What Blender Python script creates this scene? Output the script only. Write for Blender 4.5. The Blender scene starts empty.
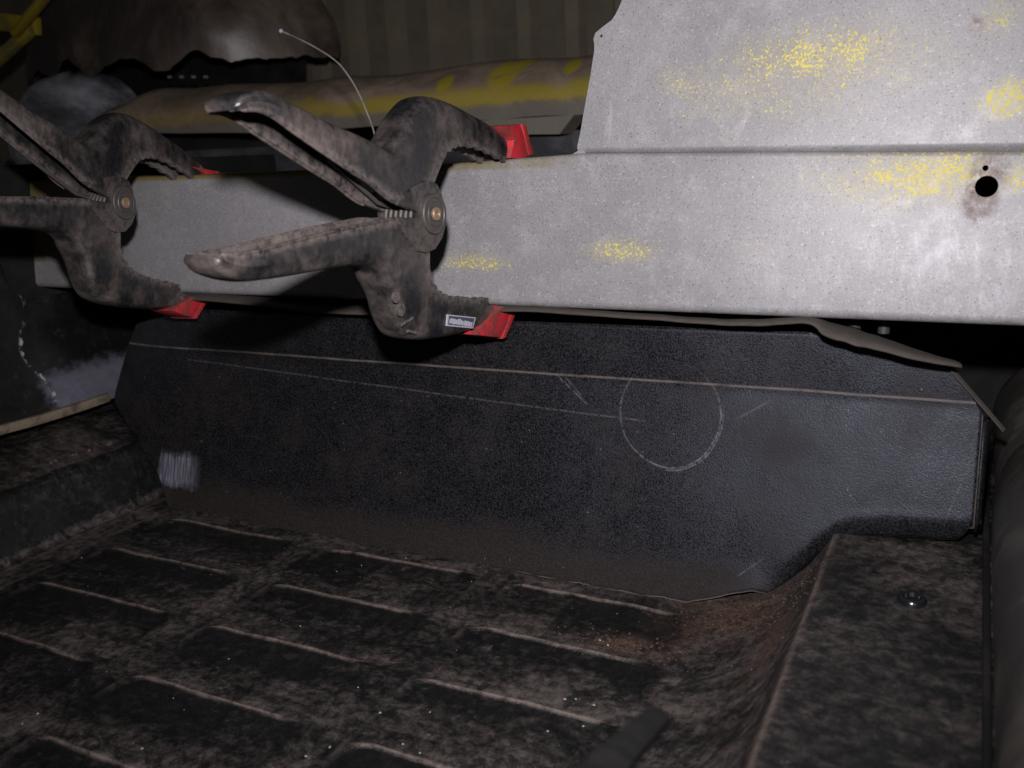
import bpy, bmesh, math, random
from mathutils import Vector, Matrix, noise
random.seed(7)
S = bpy.context.scene
COL = S.collection

# ------------------------------------------------------------------ camera
H = 0.335                                   # height of the lens above the floor pan
F_PX = 915.19
RX = Vector((0.8942868, -0.0733180, 0.4414471))     # world axes written in camera axes
RY = Vector((0.4452795, 0.2438211, -0.8615553))     # (found from the two vanishing points)
RZ = Vector((-0.0444666, 0.9670448, 0.2506930))
CAM = Vector((0, 0, H))
cam = bpy.data.cameras.new('camera'); camo = bpy.data.objects.new('camera', cam); COL.objects.link(camo)
m3 = Matrix((RX, RY, RZ))
camo.matrix_world = Matrix.Translation(CAM) @ m3.to_4x4()
cam.sensor_width = 36; cam.lens = F_PX / 1024 * 36
cam.clip_start = 0.01; cam.clip_end = 50
cam.dof.use_dof = True; cam.dof.focus_distance = 0.70; cam.dof.aperture_fstop = 9.0
S.camera = camo
S.render.resolution_x = 1024; S.render.resolution_y = 768

# ------------------------------------------------------------------ light: dim garage ambience and the camera's flash
wd = bpy.data.worlds.new('World'); S.world = wd; wd.use_nodes = True
wd.node_tree.nodes['Background'].inputs[0].default_value = (0.55, 0.52, 0.50, 1)
wd.node_tree.nodes['Background'].inputs[1].default_value = 0.020
fl = bpy.data.lights.new('flash', 'SPOT'); flo = bpy.data.objects.new('flash', fl); COL.objects.link(flo)
flo.matrix_world = Matrix.Translation(CAM + m3 @ Vector((-0.012, 0.088, 0.0))) @ m3.to_4x4()
fl.energy = 29; fl.shadow_soft_size = 0.012; fl.spot_size = math.radians(100); fl.spot_blend = 0.9
fl.color = (1.0, 0.965, 0.985)
S.view_settings.view_transform = 'Standard'; S.view_settings.look = 'None'
S.view_settings.exposure = 0.0; S.view_settings.gamma = 1.0; S.view_settings.use_curve_mapping = False

# ------------------------------------------------------------------ helpers
def ray(px, py):
    return m3 @ Vector((px - 512, -(py - 384), -F_PX)).normalized()
def on_y(px, py, y): d = ray(px, py); return CAM + d * (y / d.y)
def on_x(px, py, x): d = ray(px, py); return CAM + d * (x / d.x)
def on_z(px, py, z): d = ray(px, py); return CAM + d * ((z - H) / d.z)
def on_pl(px, py, p, n): d = ray(px, py); return CAM + d * ((p - CAM).dot(n) / d.dot(n))

def tag(o, label=None, cat=None, group=None, kind=None):
    if label: o['label'] = label
    if cat: o['category'] = cat
    if group: o['group'] = group
    if kind: o['kind'] = kind
    return o
def empty(name, loc=(0, 0, 0), label=None, cat=None, group=None):
    o = bpy.data.objects.new(name, None); COL.objects.link(o); o.location = loc; o.empty_display_size = .02
    return tag(o, label, cat, group)
def mesh_obj(name, verts, faces, mat, parent=None, smooth=40, local=False, bevel=0):
    me = bpy.data.meshes.new(name); me.from_pydata([tuple(v) for v in verts], [], faces)
    bm = bmesh.new(); bm.from_mesh(me)
    bmesh.ops.recalc_face_normals(bm, faces=bm.faces)
    if bevel:
        ed = [e for e in bm.edges if len(e.link_faces) == 2 and e.calc_face_angle(0) > .5]
        bmesh.ops.bevel(bm, geom=ed, offset=bevel, segments=2, profile=.5, affect='EDGES', clamp_overlap=True)
    bm.to_mesh(me); bm.free(); me.update()
    if smooth:
        for p in me.polygons: p.use_smooth = True
        me.set_sharp_from_angle(angle=math.radians(smooth))
    me.materials.append(mat)
    o = bpy.data.objects.new(name, me); COL.objects.link(o)
    if parent:
        o.parent = parent
        if not local:                           # vertices are in world space: undo the parents' offset
            L = Vector(parent.location)
            if parent.parent: L = L + parent.parent.location
            o.location = -L
    return o
def prism(outline, d0, d1):
    """outline: list of Vector, extruded from +d0 to +d1 (vectors)"""
    n = len(outline)
    v = [p + d0 for p in outline] + [p + d1 for p in outline]
    f = [list(range(n)), list(range(2 * n - 1, n - 1, -1))] + [[i, (i + 1) % n, n + (i + 1) % n, n + i] for i in range(n)]
    return v, f
def grid_faces(nu, nv, close_v=False):
    f = []
    for i in range(nu - 1):
        for j in range(nv if close_v else nv - 1):
            j2 = (j + 1) % nv
            f.append([i * nv + j, (i + 1) * nv + j, (i + 1) * nv + j2, i * nv + j2])
    return f
def tube(path, rad, n=10, caps=True):
    path = [Vector(p) for p in path]; v = []; up = None
    for i, p in enumerate(path):
        t = (path[min(i + 1, len(path) - 1)] - path[max(i - 1, 0)]).normalized()
        if up is None: up = t.orthogonal().normalized()
        up = (up - t * up.dot(t)).normalized(); s = t.cross(up)
        r = rad[i] if isinstance(rad, (list, tuple)) else rad
        for k in range(n):
            a = 2 * math.pi * k / n; v.append(p + up * math.cos(a) * r + s * math.sin(a) * r)
    f = grid_faces(len(path), n, True)
    if caps: f += [list(range(n)), list(range(len(v) - 1, len(v) - n - 1, -1))]
    return v, f
def catmull(pts, k):
    out = []; n = len(pts)
    for i in range(n - 1):
        p0, p1, p2, p3 = pts[max(i - 1, 0)], pts[i], pts[i + 1], pts[min(i + 2, n - 1)]
        for j in range(k):
            t = j / k
            out.append(.5 * ((2 * p1) + (p2 - p0) * t + (2 * p0 - 5 * p1 + 4 * p2 - p3) * t * t + (3 * p1 - p0 - 3 * p2 + p3) * t ** 3))
    out.append(pts[-1]); return out
def lerp_tab(tab, x):
    if x <= tab[0][0]: return tab[0][1]
    for (a, b), (c, d) in zip(tab, tab[1:]):
        if x <= c: return b + (d - b) * (x - a) / (c - a)
    return tab[-1][1]
def sstep(a, b, x):
    t = max(0, min(1, (x - a) / (b - a))); return t * t * (3 - 2 * t)

# ------------------------------------------------------------------ node helper
class N:
    def __init__(s, name):
        s.m = bpy.data.materials.new(name); s.m.use_nodes = True
        s.t = s.m.node_tree; s.b = s.t.nodes['Principled BSDF']
        s.co = s.t.nodes.new('ShaderNodeTexCoord').outputs['Object']; s.sep = None
    def L(s, a, b): s.t.links.new(a, b)
    def put(s, inp, v):
        if hasattr(v, 'is_linked') or isinstance(v, bpy.types.NodeSocket): s.L(v, inp)
        elif v is not None:
            try: inp.default_value = v
            except Exception: inp.default_value = (*v, 1)
    def math(s, op, a, b=0.0, c=None, clamp=False):
        n = s.t.nodes.new('ShaderNodeMath'); n.operation = op; n.use_clamp = clamp
        s.put(n.inputs[0], a); s.put(n.inputs[1], b)
        if c is not None: s.put(n.inputs[2], c)
        return n.outputs[0]
    def xyz(s):
        if not s.sep:
            n = s.t.nodes.new('ShaderNodeSeparateXYZ'); s.L(s.co, n.inputs[0]); s.sep = n.outputs
        return s.sep
    def noise(s, scale, detail=4, rough=.55, vec=None, dist=0):
        n = s.t.nodes.new('ShaderNodeTexNoise'); s.L(vec or s.co, n.inputs['Vector'])
        n.inputs['Scale'].default_value = scale; n.inputs['Detail'].default_value = detail
        n.inputs['Roughness'].default_value = rough; n.inputs['Distortion'].default_value = dist
        return n.outputs['Fac']
    def scaled(s, v, off=(0, 0, 0)):
        n = s.t.nodes.new('ShaderNodeMapping'); s.L(s.co, n.inputs[0])
        n.inputs['Scale'].default_value = v; n.inputs['Location'].default_value = off; return n.outputs[0]
    def voro(s, scale, vec=None, out='Distance'):
        n = s.t.nodes.new('ShaderNodeTexVoronoi'); s.L(vec or s.co, n.inputs['Vector']); n.inputs['Scale'].default_value = scale
        return n.outputs[out]
    def step(s, v, a, b, lo=0., hi=1.):
        n = s.t.nodes.new('ShaderNodeMapRange'); n.interpolation_type = 'SMOOTHSTEP'
        s.put(n.inputs[0], v)
        for k, q in zip((1, 2, 3, 4), (a, b, lo, hi)): s.put(n.inputs[k], q)
        return n.outputs[0]
    def mix(s, f, a, b):
        n = s.t.nodes.new('ShaderNodeMix'); n.data_type = 'RGBA'
        s.put(n.inputs[0], f); s.put(n.inputs[6], a if isinstance(a, bpy.types.NodeSocket) else (*a, 1)); s.put(n.inputs[7], b if isinstance(b, bpy.types.NodeSocket) else (*b, 1))
        return n.outputs[2]
    def mul(s, a, b): return s.math('MULTIPLY', a, b)
    def add(s, a, b): return s.math('ADD', a, b)
    def mx(s, a, b): return s.math('MAXIMUM', a, b)
    def attr(s, name):
        n = s.t.nodes.new('ShaderNodeAttribute'); n.attribute_name = name; return n.outputs['Fac']
    def blob(s, c, r, soft=.25):
        """soft elliptical mask about point c with radii r (metres)"""
        a = s.t.nodes.new('ShaderNodeVectorMath'); a.operation = 'SUBTRACT'; s.L(s.co, a.inputs[0]); a.inputs[1].default_value = c
        b = s.t.nodes.new('ShaderNodeVectorMath'); b.operation = 'DIVIDE'; s.L(a.outputs[0], b.inputs[0]); b.inputs[1].default_value = r
        l = s.t.nodes.new('ShaderNodeVectorMath'); l.operation = 'LENGTH'; s.L(b.outputs[0], l.inputs[0])
        return s.step(l.outputs['Value'], soft, 1.0, 1.0, 0.0)
    def seg(s, x0, z0, x1, z1, wdt):
        """mask of a scratch from (x0,z0) to (x1,z1) in the object's X-Z plane"""
        X, _, Z = s.xyz(); dx, dz = x1 - x0, z1 - z0; L = math.hypot(dx, dz); dx /= L; dz /= L
        px = s.math('SUBTRACT', X, x0); pz = s.math('SUBTRACT', Z, z0)
        al = s.add(s.mul(px, dx), s.mul(pz, dz)); ac = s.math('ABSOLUTE', s.math('SUBTRACT', s.mul(px, dz), s.mul(pz, dx)))
        m = s.step(ac, wdt * .4, wdt, 1, 0)
        return s.mul(m, s.mul(s.step(al, 0, .008), s.step(al, L - .008, L, 1, 0)))
    def bump(s, h, strength=.3, dist=.001, prev=None):
        n = s.t.nodes.new('ShaderNodeBump'); s.L(h, n.inputs['Height']); n.inputs['Strength'].default_value = strength
        n.inputs['Distance'].default_value = dist
        if prev is not None: s.L(prev, n.inputs['Normal'])
        return n.outputs[0]
    def out(s, col=None, rough=None, metal=None, spec=None, nor=None):
        for k, v in (('Base Color', col), ('Roughness', rough), ('Metallic', metal), ('Specular IOR Level', spec), ('Normal', nor)):
            if v is not None: s.put(s.b.inputs[k], v)
        return s.m

# ------------------------------------------------------------------ materials
def steel_material(name, blobs, extra=None):
    q = N(name); X, Y, Z = q.xyz()
    big = q.noise(9, 3); mid = q.noise(55, 5, .65); fine = q.noise(900, 2, .7)
    c = q.mix(q.step(big, .3, .7), (.203, .195, .202), (.246, .238, .250))
    c = q.mix(q.mul(q.step(mid, .45, .75), .45), c, (.34, .325, .33))
    c = q.mix(q.mul(q.step(fine, .48, .72), .65), c, (.120, .112, .112))
    g2 = q.noise(480, 3, .7, q.scaled((1, 1, 1), (.4, .2, .9))); c = q.mix(q.mul(q.step(g2, .55, .72), .4), c, (.50, .48, .50))
    # pale rubbed streaks and dark pin specks
    st = q.noise(26, 6, .7, q.scaled((1, 1, .45)), 1.2)
    c = q.mix(q.mul(q.step(st, .60, .78), .5), c, (.47, .45, .48))
    v = q.voro(260, None); c = q.mix(q.mul(q.step(v, .10, .16, 1, 0), .75), c, (.07, .06, .055))
    v2 = q.voro(85, q.scaled((1, 1, 1), (.3, .1, .7))); c = q.mix(q.mul(q.step(v2, .025, .06, 1, 0), .8), c, (.50, .50, .53))
    # dust of yellow overspray, in patches
    m = None
    for cx, cz, rx, rz, k in blobs:
        b = q.mul(q.blob((cx, .665, cz), (rx * 1.6, .2, rz * 1.55), .0), k); m = b if m is None else q.mx(m, b)
    sp = q.noise(560, 2, .55); wob = q.noise(60, 5, .75)
    m = q.math('MINIMUM', q.mul(m, q.step(wob, .28, .66, .40, 1.05)), 1.0)
    th = q.math('SUBTRACT', .75, q.mul(m, .25))
    fl_ = q.step(q.math('SUBTRACT', sp, th), 0, .05)
    fl_ = q.mul(fl_, q.step(m, .02, .12))
    hz = q.mul(q.step(m, .1, 1.0), .16); c = q.mix(hz, c, (.50, .43, .12))
    c = q.mix(q.mul(fl_, q.step(wob, .3, .7, .55, .95)), c, (.56, .47, .055))
    rough = q.add(q.add(q.mul(mid, .28), .365), q.mul(fl_, .15))
    if extra: c, rough = extra(q, c, rough)
    nrm = q.bump(fine, .10, .0006); nrm = q.bump(q.noise(14, 3), .12, .006, nrm)
    return q.out(c, rough, .10, .45, nrm)
def rail_extra(q, c, rough):
    X, Y, Z = q.xyz(); n1 = q.noise(120, 4, .7); n2 = q.noise(45, 4)
    # rust print of a removed bracket round the holes
    r = q.mx(q.blob((.0005, .66, .290), (.014, .05, .020), .5), q.blob((.005, .66, .306), (.016, .05, .016), .35))
    r = q.mul(r, q.step(q.add(n1, q.mul(r, .12)), .46, .58))
    c = q.mix(q.mul(r, q.step(q.noise(260, 4, .75), .3, .6, .35, .95)), c, (.085, .052, .047))
    # pale rubbed streaks low on the right
    w1 = q.mul(q.step(q.noise(30, 9, .82, q.scaled((1.3, 1, .6), (.2, .3, .1)), .2), .46, .72), q.mul(q.blob((-.02, .66, .235), (.19, .2, .06), .05), .6))
    c = q.mix(w1, c, (.56, .55, .60))
    # olive paint left on the top edge; olive tone at the far left end
    t = q.mul(q.step(Z, .3165, .3205), q.step(q.add(X, q.mul(q.math('SUBTRACT', n2, .5), .2)), -.27, -.40))
    e = q.mul(q.step(X, -.83, -.90), q.step(q.add(Z, q.mul(q.math('SUBTRACT', n2, .5), .03)), .232, .25))
    c = q.mix(q.mul(q.mx(t, e), .85), c, (.155, .115, .02))
    # grime and chips along the bottom lip
    g = q.mul(q.step(q.add(Z, q.mul(q.math('SUBTRACT', n1, .5), .012)), .216, .210), q.step(q.noise(75, 5, .7), .46, .62))
    c = q.mix(q.mul(g, .6), c, (.12, .085, .065))
    return c, rough
RAIL = steel_material('grey_galvanised_rail', [(-.034, .304, .050, .018, 1.5), (-.050, .300, .060, .022, .9), (.021, .304, .018, .014, 1.0), (-.237, .256, .032, .012, 1.15), (-.362, .246, .038, .009, 1.15), (-.405, .296, .014, .022, .7), (-.585, .316, .03, .012, .75), (-.14, .258, .02, .012, .45), (-.10, .308, .05, .012, .45), (-.02, .319, .10, .004, .9)], rail_extra)
def plate_extra(q, c, rough):
    n1 = q.noise(160, 3); r = q.mul(q.blob((-.010, .668, .396), (.007, .05, .007), .1), q.step(n1, .4, .55))
    return q.mix(q.mul(r, .8), c, (.10, .045, .04)), rough
PLATE = steel_material('grey_galvanised_plate', [(-.098, .385, .075, .026, 1.1), (-.132, .365, .095, .030, .66), (-.195, .374, .026, .018, .72), (.012, .350, .018, .013, 1.7), (.004, .400, .018, .016, .85), (-.05, .375, .05, .03, .5)], plate_extra)

def fibre():
    q = N('black_tar_board'); X, Y, Z = q.xyz()
    n1 = q.noise(780, 3, .65); n2 = q.noise(12, 5, .6); n3 = q.noise(60, 6, .7); fl_ = q.noise(260, 3, .6)
    c = q.mix(q.step(n1, .40, .68), (.0018, .0018, .0021), (.0185, .0185, .0210))
    # brown dust, heavier in patches and on the bent foot of the sheet
    dust = q.mul(q.step(q.add(q.mul(n2, .6), q.mul(n3, .4)), .46, .66), .45)
    foot = q.mul(q.step(q.add(Z, q.mul(q.math('SUBTRACT', n2, .5), .05)), .040, .012), q.step(X, -.08, -.17))
    c = q.mix(q.mul(q.mx(dust, q.mul(foot, .7)), q.step(n1, .2, .7, .4, 1)), c, (.030, .0225, .0195))
    # worn crease, pencilled circle and scratches
    zc = q.add(q.mul(X, .0055), .1578)
    d = q.math('ABSOLUTE', q.math('SUBTRACT', Z, q.add(zc, q.mul(q.math('SUBTRACT', n2, .5), .0012))))
    cr = q.mul(q.step(d, .0004, .0013, 1, 0), q.step(n3, .25, .6, .35, 1))
    c = q.mix(q.mul(cr, .75), c, (.125, .105, .092))
    px = q.math('SUBTRACT', X, -.199); pz = q.math('SUBTRACT', Z, .133)
    r = q.math('SQRT', q.add(q.mul(px, px), q.mul(pz, pz)))
    r = q.add(r, q.mul(q.math('SUBTRACT', n2, .5), .006))
    ring = q.mul(q.step(q.math('ABSOLUTE', q.math('SUBTRACT', r, .0395)), .0003, .0011, 1, 0), q.step(Z, .170, .135, .10, 1))
    ring = q.mul(ring, q.step(q.noise(28, 4, .7), .30, .62, .25, 1))
    r2 = q.mul(q.step(q.math('ABSOLUTE', q.math('SUBTRACT', r, .0412)), .0003, .0009, 1, 0), q.mul(q.step(px, -.01, .01), q.step(pz, .012, -.01)))
    sc = q.mx(ring, q.mul(r2, .8))
    for a in ((-.700, .1435, -.214, .1255, .0010, .40), (-.297, .158, -.262, .1315, .0011, .55), (-.292, .160, -.268, .1375, .0009, .4),
              (-.150, .132, -.122, .150, .0010, .35), (-.142, .020, -.118, .040, .0008, .40), (-.006, .074, .004, .108, .0007, .3)):
        sc = q.mx(sc, q.mul(q.seg(*a[:5]), a[5]))
    sc = q.mul(sc, q.step(fl_, .34, .56))
    c = q.mix(q.mul(sc, .5), c, (.18, .175, .185))
    # patch rubbed through to pale streaks at the left foot
    pk = q.mul(q.mul(q.step(q.add(X, q.mul(q.math('SUBTRACT', n3, .5), .004)), -.727, -.722), q.step(X, -.690, -.668, 1, 0)), q.mul(q.step(q.add(Z, q.mul(q.math('SUBTRACT', n3, .5), .030)), .016, .026), q.step(q.add(Z, q.mul(q.math('SUBTRACT', n3, .5), .030)), .054, .043)))
    sk = q.noise(70, 5, .7, q.scaled((9, 1, .35)), 0)
    c = q.mix(pk, c, q.mix(q.step(sk, .40, .66), (.05, .05, .064), (.20, .20, .25)))
    c = q.mix(q.mul(q.step(q.attr('worn'), .70, .85), q.step(n3, .25, .55, .3, .9)), c, (.105, .092, .085))
    # bare lint specks
    c = q.mix(q.mul(q.step(q.voro(120), .05, .09, 1, 0), q.step(n3, .5, .6)), c, (.12, .105, .095))
    rough = q.step(n1, .3, .72, .28, .56)
    rough = q.add(rough, q.mul(q.mx(dust, foot), .3))
    nrm = q.bump(n1, .55, .0005); nrm = q.bump(q.noise(1500, 2), .4, .0003, nrm)
    q.b.inputs['Specular Tint'].default_value = (.78, .82, 1.0, 1)
    sp_ = q.mul(q.step(n3, .2, .7, .20, .33), q.math('SUBTRACT', 1.0, q.mul(q.mx(q.mul(dust, 1.2), foot), .65)))
    return q.out(c, rough, 0, sp_, nrm)
BOARD = fibre()
q = N('raw_board_edge'); BOARD_EDGE = q.out(q.mix(q.noise(160, 5), (.026, .021, .018), (.062, .050, .043)), .85, nor=q.bump(q.noise(500), .4, .0006))

def floor_mat():
    q = N('black_floor_paint'); X, Y, Z = q.xyz(); at = q.attr('dust')
    n1 = q.noise(8, 5, .6, None, .5); n2 = q.noise(120, 6, .78, None, .3); n3 = q.noise(750, 3, .75)
    st = q.noise(15, 8, .74, q.scaled((.42, 1.35, 1)), 1.1); sm = q.noise(26, 7, .72, q.scaled((1, 1, 1), (.7, .2, 0)), 1.6)
    c = q.mix(q.step(n2, .35, .7), (.0045, .0048, .0050), (.0115, .0120, .0122))
    d = q.add(q.mul(at, .58), q.mul(q.math('SUBTRACT', q.add(q.mul(n1, .40), q.mul(st, .60)), .5), 2.5))
    d = q.add(d, q.mul(q.math('SUBTRACT', n2, .5), 1.3))
    d = q.step(d, .10, .98)
    # smears wiped through the dust down to the paint
    wipe = q.step(sm, .53, .60); d = q.mul(d, q.math('SUBTRACT', 1.0, q.mul(wipe, .72)))
    dc = q.mix(q.step(n2, .30, .68), (.030, .0235, .0215), (.100, .080, .074))
    c = q.mix(q.mul(d, .85), c, dc)
    c = q.mix(q.mul(q.mul(q.step(n3, .54, .76), .55), q.add(.12, q.mul(d, .8))), c, (.165, .135, .122))
    # chalky scuffs
    sf = q.mul(q.step(q.noise(34, 7, .75, q.scaled((.6, 1.2, 1), (.1, .9, 0)), 1.2), .615, .68), q.step(n2, .38, .58)); c = q.mix(q.mul(sf, .45), c, (.14, .125, .118))
    # loose rust where the pan turns up under the board
    ru = q.mx(q.blob((-.120, .585, .01), (.090, .065, .09), .10), q.mx(q.blob((-.19, .535, 0), (.055, .020, .05), .1), q.blob((-.095, .53, .03), (.02, .08, .05), .1)))
    ru = q.mul(ru, q.step(q.add(q.mul(q.noise(300, 5, .8), .6), q.mul(sm, .4)), .42, .58))
    c = q.mix(q.mul(ru, .75), c, q.mix(q.step(n3, .4, .65), (.085, .050, .037), (.16, .098, .070)))
    ed = q.attr('edge'); c = q.mix(q.mul(ed, q.step(n2, .28, .58, .1, .95)), c, (.150, .115, .102))  # pale edge lines: lit dish edges painted in, plus the worn seam
    rough = q.add(.27, q.mul(d, .5))
    nrm = q.bump(n3, .5, .0008); nrm = q.bump(n2, .45, .0016, nrm)
    return q.out(c, rough, 0, .5, nrm)
FLOOR = floor_mat()

def nylon():
    q = N('dusty_black_nylon'); n1 = q.noise(20, 4, .55, None, .3); n2 = q.noise(210, 5, .7); n3 = q.noise(700, 2)
    sw = q.noise(42, 4, .6, q.scaled((1.2, .7, .8)), .6)
    c = q.mix(q.step(n2, .4, .7), (.0075, .0078, .0090), (.018, .0182, .020))
    d = q.mul(q.step(q.add(q.mul(n1, .6), q.mul(sw, .4)), .40, .64), q.step(n2, .25, .65, .65, 1))
    c = q.mix(q.mul(d, .85), c, q.mix(n2, (.060, .047, .042), (.125, .099, .090)))
    sc = q.step(q.noise(95, 6, .8, q.scaled((1, 1, 2.2), (.2, 0, 0)), 2.5), .655, .69); c = q.mix(q.mul(sc, .55), c, (.17, .15, .14))
    pt = q.t.nodes.new('ShaderNodeNewGeometry').outputs['Pointiness']
    c = q.mix(q.mul(q.mul(q.step(pt, .515, .58), q.step(n2, .3, .6)), .6), c, (.15, .125, .115))      # edges rubbed pale
    nrm = q.bump(n3, .2, .0004); nrm = q.bump(n2, .4, .001, nrm)
    return q.out(c, q.add(.30, q.mul(d, .45)), 0, .5, nrm)
NYLON = nylon()
q = N('red_rubber_pad'); n1 = q.noise(140, 5, .7)
RED = q.out(q.mix(q.mul(q.step(q.add(q.mul(n1, .6), q.mul(q.noise(40, 4), .4)), .40, .60), .9), (.52, .022, .034), (.13, .045, .038)), .45, 0, .5, q.bump(n1, .2, .0008))
q = N('spring_wire'); SPRING = q.out(q.mix(q.noise(200), (.05, .045, .042), (.10, .09, .085)), .55, .3)
q = N('rivet_brass'); RIVET = q.out(q.mix(q.noise(300), (.19, .125, .075), (.30, .21, .14)), .5, .4)
q = N('dark_boss'); BOSS = q.out(q.mix(q.noise(120, 5, .7), (.020, .019, .019), (.075, .064, .060)), .5)
q = N('sticker_white'); STK = q.out(q.mix(q.noise(700), (.30, .30, .36), (.42, .42, .50)), .5)
q = N('sticker_dark'); STK_D = q.out((.055, .06, .085), .45)
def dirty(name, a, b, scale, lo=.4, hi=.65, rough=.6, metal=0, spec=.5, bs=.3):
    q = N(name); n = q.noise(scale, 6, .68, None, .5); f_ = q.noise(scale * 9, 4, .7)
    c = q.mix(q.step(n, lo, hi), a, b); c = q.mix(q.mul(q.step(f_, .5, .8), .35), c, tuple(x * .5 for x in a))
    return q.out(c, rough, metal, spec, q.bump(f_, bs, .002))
VOID = dirty('void_shade_black', (.010, .010, .010), (.020, .018, .017), 14, rough=.8, spec=.15)  # near-black colour carries the shade of recesses, gaps and openings
ARCH = dirty('dusty_brown_arch', (.034, .028, .026), (.19, .138, .105), 4, .40, .72, .40)
BLUEBLACK = dirty('blue_black_painted_sheen', (.060, .058, .066), (.52, .52, .60), 3.5, .40, .70, .16, 0, .8, .08)  # pale blotches paint the whitish sheen into the colour
WALLM = dirty('olive_brown_wall', (.10, .085, .062), (.165, .138, .098), 3, .35, .7, .7)
RIBM = dirty('rib_paint', (.145, .122, .092), (.20, .168, .105), 4, .45, .75, .65)
YELLOW = dirty('faded_yellow_paint', (.27, .205, .012), (.13, .11, .045), 16, .48, .66, .6)
GREYBLUE = dirty('grey_blue_panel', (.035, .035, .040), (.09, .088, .10), 12, .45, .7, .5)
TUBEM = dirty('dirty_sill_tube', (.034, .032, .030), (.115, .102, .090), 12, .44, .72, .42)
STRAP = dirty('dark_strap', (.006, .006, .006), (.016, .0145, .014), 60, .42, .72, .7, 0, .2)
TRIM = dirty('tan_trim', (.17, .135, .095), (.075, .058, .042), 40, .45, .65, .7)
WIRE = dirty('wire_steel', (.30, .29, .275), (.15, .14, .125), 30, rough=.45, metal=.2)
def beam_mat():
    q = N('dusty_yellow_beam'); X, Y, Z = q.xyz(); n1 = q.noise(14, 6, .7, None, .6); n2 = q.noise(6, 3)
    c = q.mix(q.step(n1, .35, .65), (.15, .112, .082), (.27, .205, .155))
    y = q.step(q.add(Z, q.mul(q.math('SUBTRACT', n1, .5), .050)), .416, .402)
    y2 = q.step(q.add(Z, q.mul(q.math('SUBTRACT', n1, .5), .04)), .382, .392)
    c = q.mix(q.mul(q.mul(y, y2), q.step(q.add(X, q.mul(n2, .3)), -.95, -.55, .30, .85)), c, (.29, .225, .022))
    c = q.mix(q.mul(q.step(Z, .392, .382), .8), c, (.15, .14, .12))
    for b in ((-.565, 1.13, .425, .028), (-.648, 1.12, .420, .016), (-.545, 1.14, .440, .014), (-.47, 1.13, .43, .014)):
        c = q.mix(q.mul(q.blob(b[:3], (b[3], .08, b[3]), .5), q.step(n1, .30, .45)), c, (.30, .235, .02))
    return q.out(c, .7, 0, .4, q.bump(n1, .4, .006))
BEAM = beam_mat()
q = N('side_panel_black'); X, Y, Z = q.xyz(); n1 = q.noise(70, 5, .7); n2 = q.noise(18, 4)
c = q.mix(q.step(n2, .4, .65), (.006, .006, .0065), (.014, .0135, .0135))
c = q.mix(q.mul(q.step(n1, .58, .72), .5), c, (.055, .046, .042))
# bluish sheen painted into the colour low on the panel
bz = q.mul(q.step(q.add(Z, q.mul(q.math('SUBTRACT', n1, .5), .035)), .135, .118), q.step(q.add(Y, q.mul(q.math('SUBTRACT', n1, .5), .04)), .588, .606))
c = q.mix(q.mul(bz, .85), c, q.mix(n1, (.06, .06, .078), (.17, .17, .215)))
# chipped sealer edge
yl = q.add(.594, q.mul(q.math('SINE', q.mul(Z, 70)), .008)); yl = q.add(yl, q.mul(q.math('SUBTRACT', n1, .5), .018))
ln = q.mul(q.step(q.math('ABSOLUTE', q.math('SUBTRACT', Y, yl)), .0006, .0028, 1, 0), q.mul(q.step(n1, .46, .60), q.step(Z, .235, .22)))
c = q.mix(q.mul(ln, .9), c, (.40, .39, .38))
SIDE = q.out(c, q.step(n1, .3, .7, .26, .45), 0, .5, q.bump(n1, .3, .002))
q = N('scuffed_bare_patch'); X, Y, Z = q.xyz(); n1 = q.noise(90, 4, .6, q.scaled((7, 1, .6)), .5)
SCUFF = q.out(q.mix(q.step(n1, .42, .68), (.05, .05, .066), (.20, .20, .25)), .5, .1)
q = N('crumb_pale'); CR1 = q.out((.26, .24, .22), .7)
q = N('crumb_rust'); CR2 = q.out((.085, .050, .034), .9)
q = N('plug_black_gloss'); PLUG = q.out((.008, .008, .010), .18, 0, .6)

# ------------------------------------------------------------------ setting: floor pan (pressed, with dished cells)
ROWS = [.589, .517, .446, .374, .302, .230, .158]           # far edge of each row of dishes
CELLS = []
for r in ROWS:
    for (x0, x1) in ((-.684, -.528), (-.492, -.345), (-.310, -.168)):
        CELLS.append((x0, x1, r - .056, r))
def rr(x, y, x0, x1, y0, y1, rad):
    """signed distance to a rounded rectangle (negative inside)"""
    dx = abs(x - (x0 + x1) / 2) - (x1 - x0) / 2 + rad; dy = abs(y - (y0 + y1) / 2) - (y1 - y0) / 2 + rad
    return math.hypot(max(dx, 0), max(dy, 0)) + min(max(dx, dy), 0) - rad
STRIP_Z = .061
def base_z(x):
    if x > -.0735: return STRIP_Z
    if x > -.170: t = (x + .170) / .0965; return STRIP_Z * (.25 * t + .75 * t ** 3.6)
    if x < -.735:
        t = min(1, (-.735 - x) / .026); z = .056 * (t * t * (3 - 2 * t))
        return z + .016 * min(1, max(0, (-.762 - x) / .06))
    return 0
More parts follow.
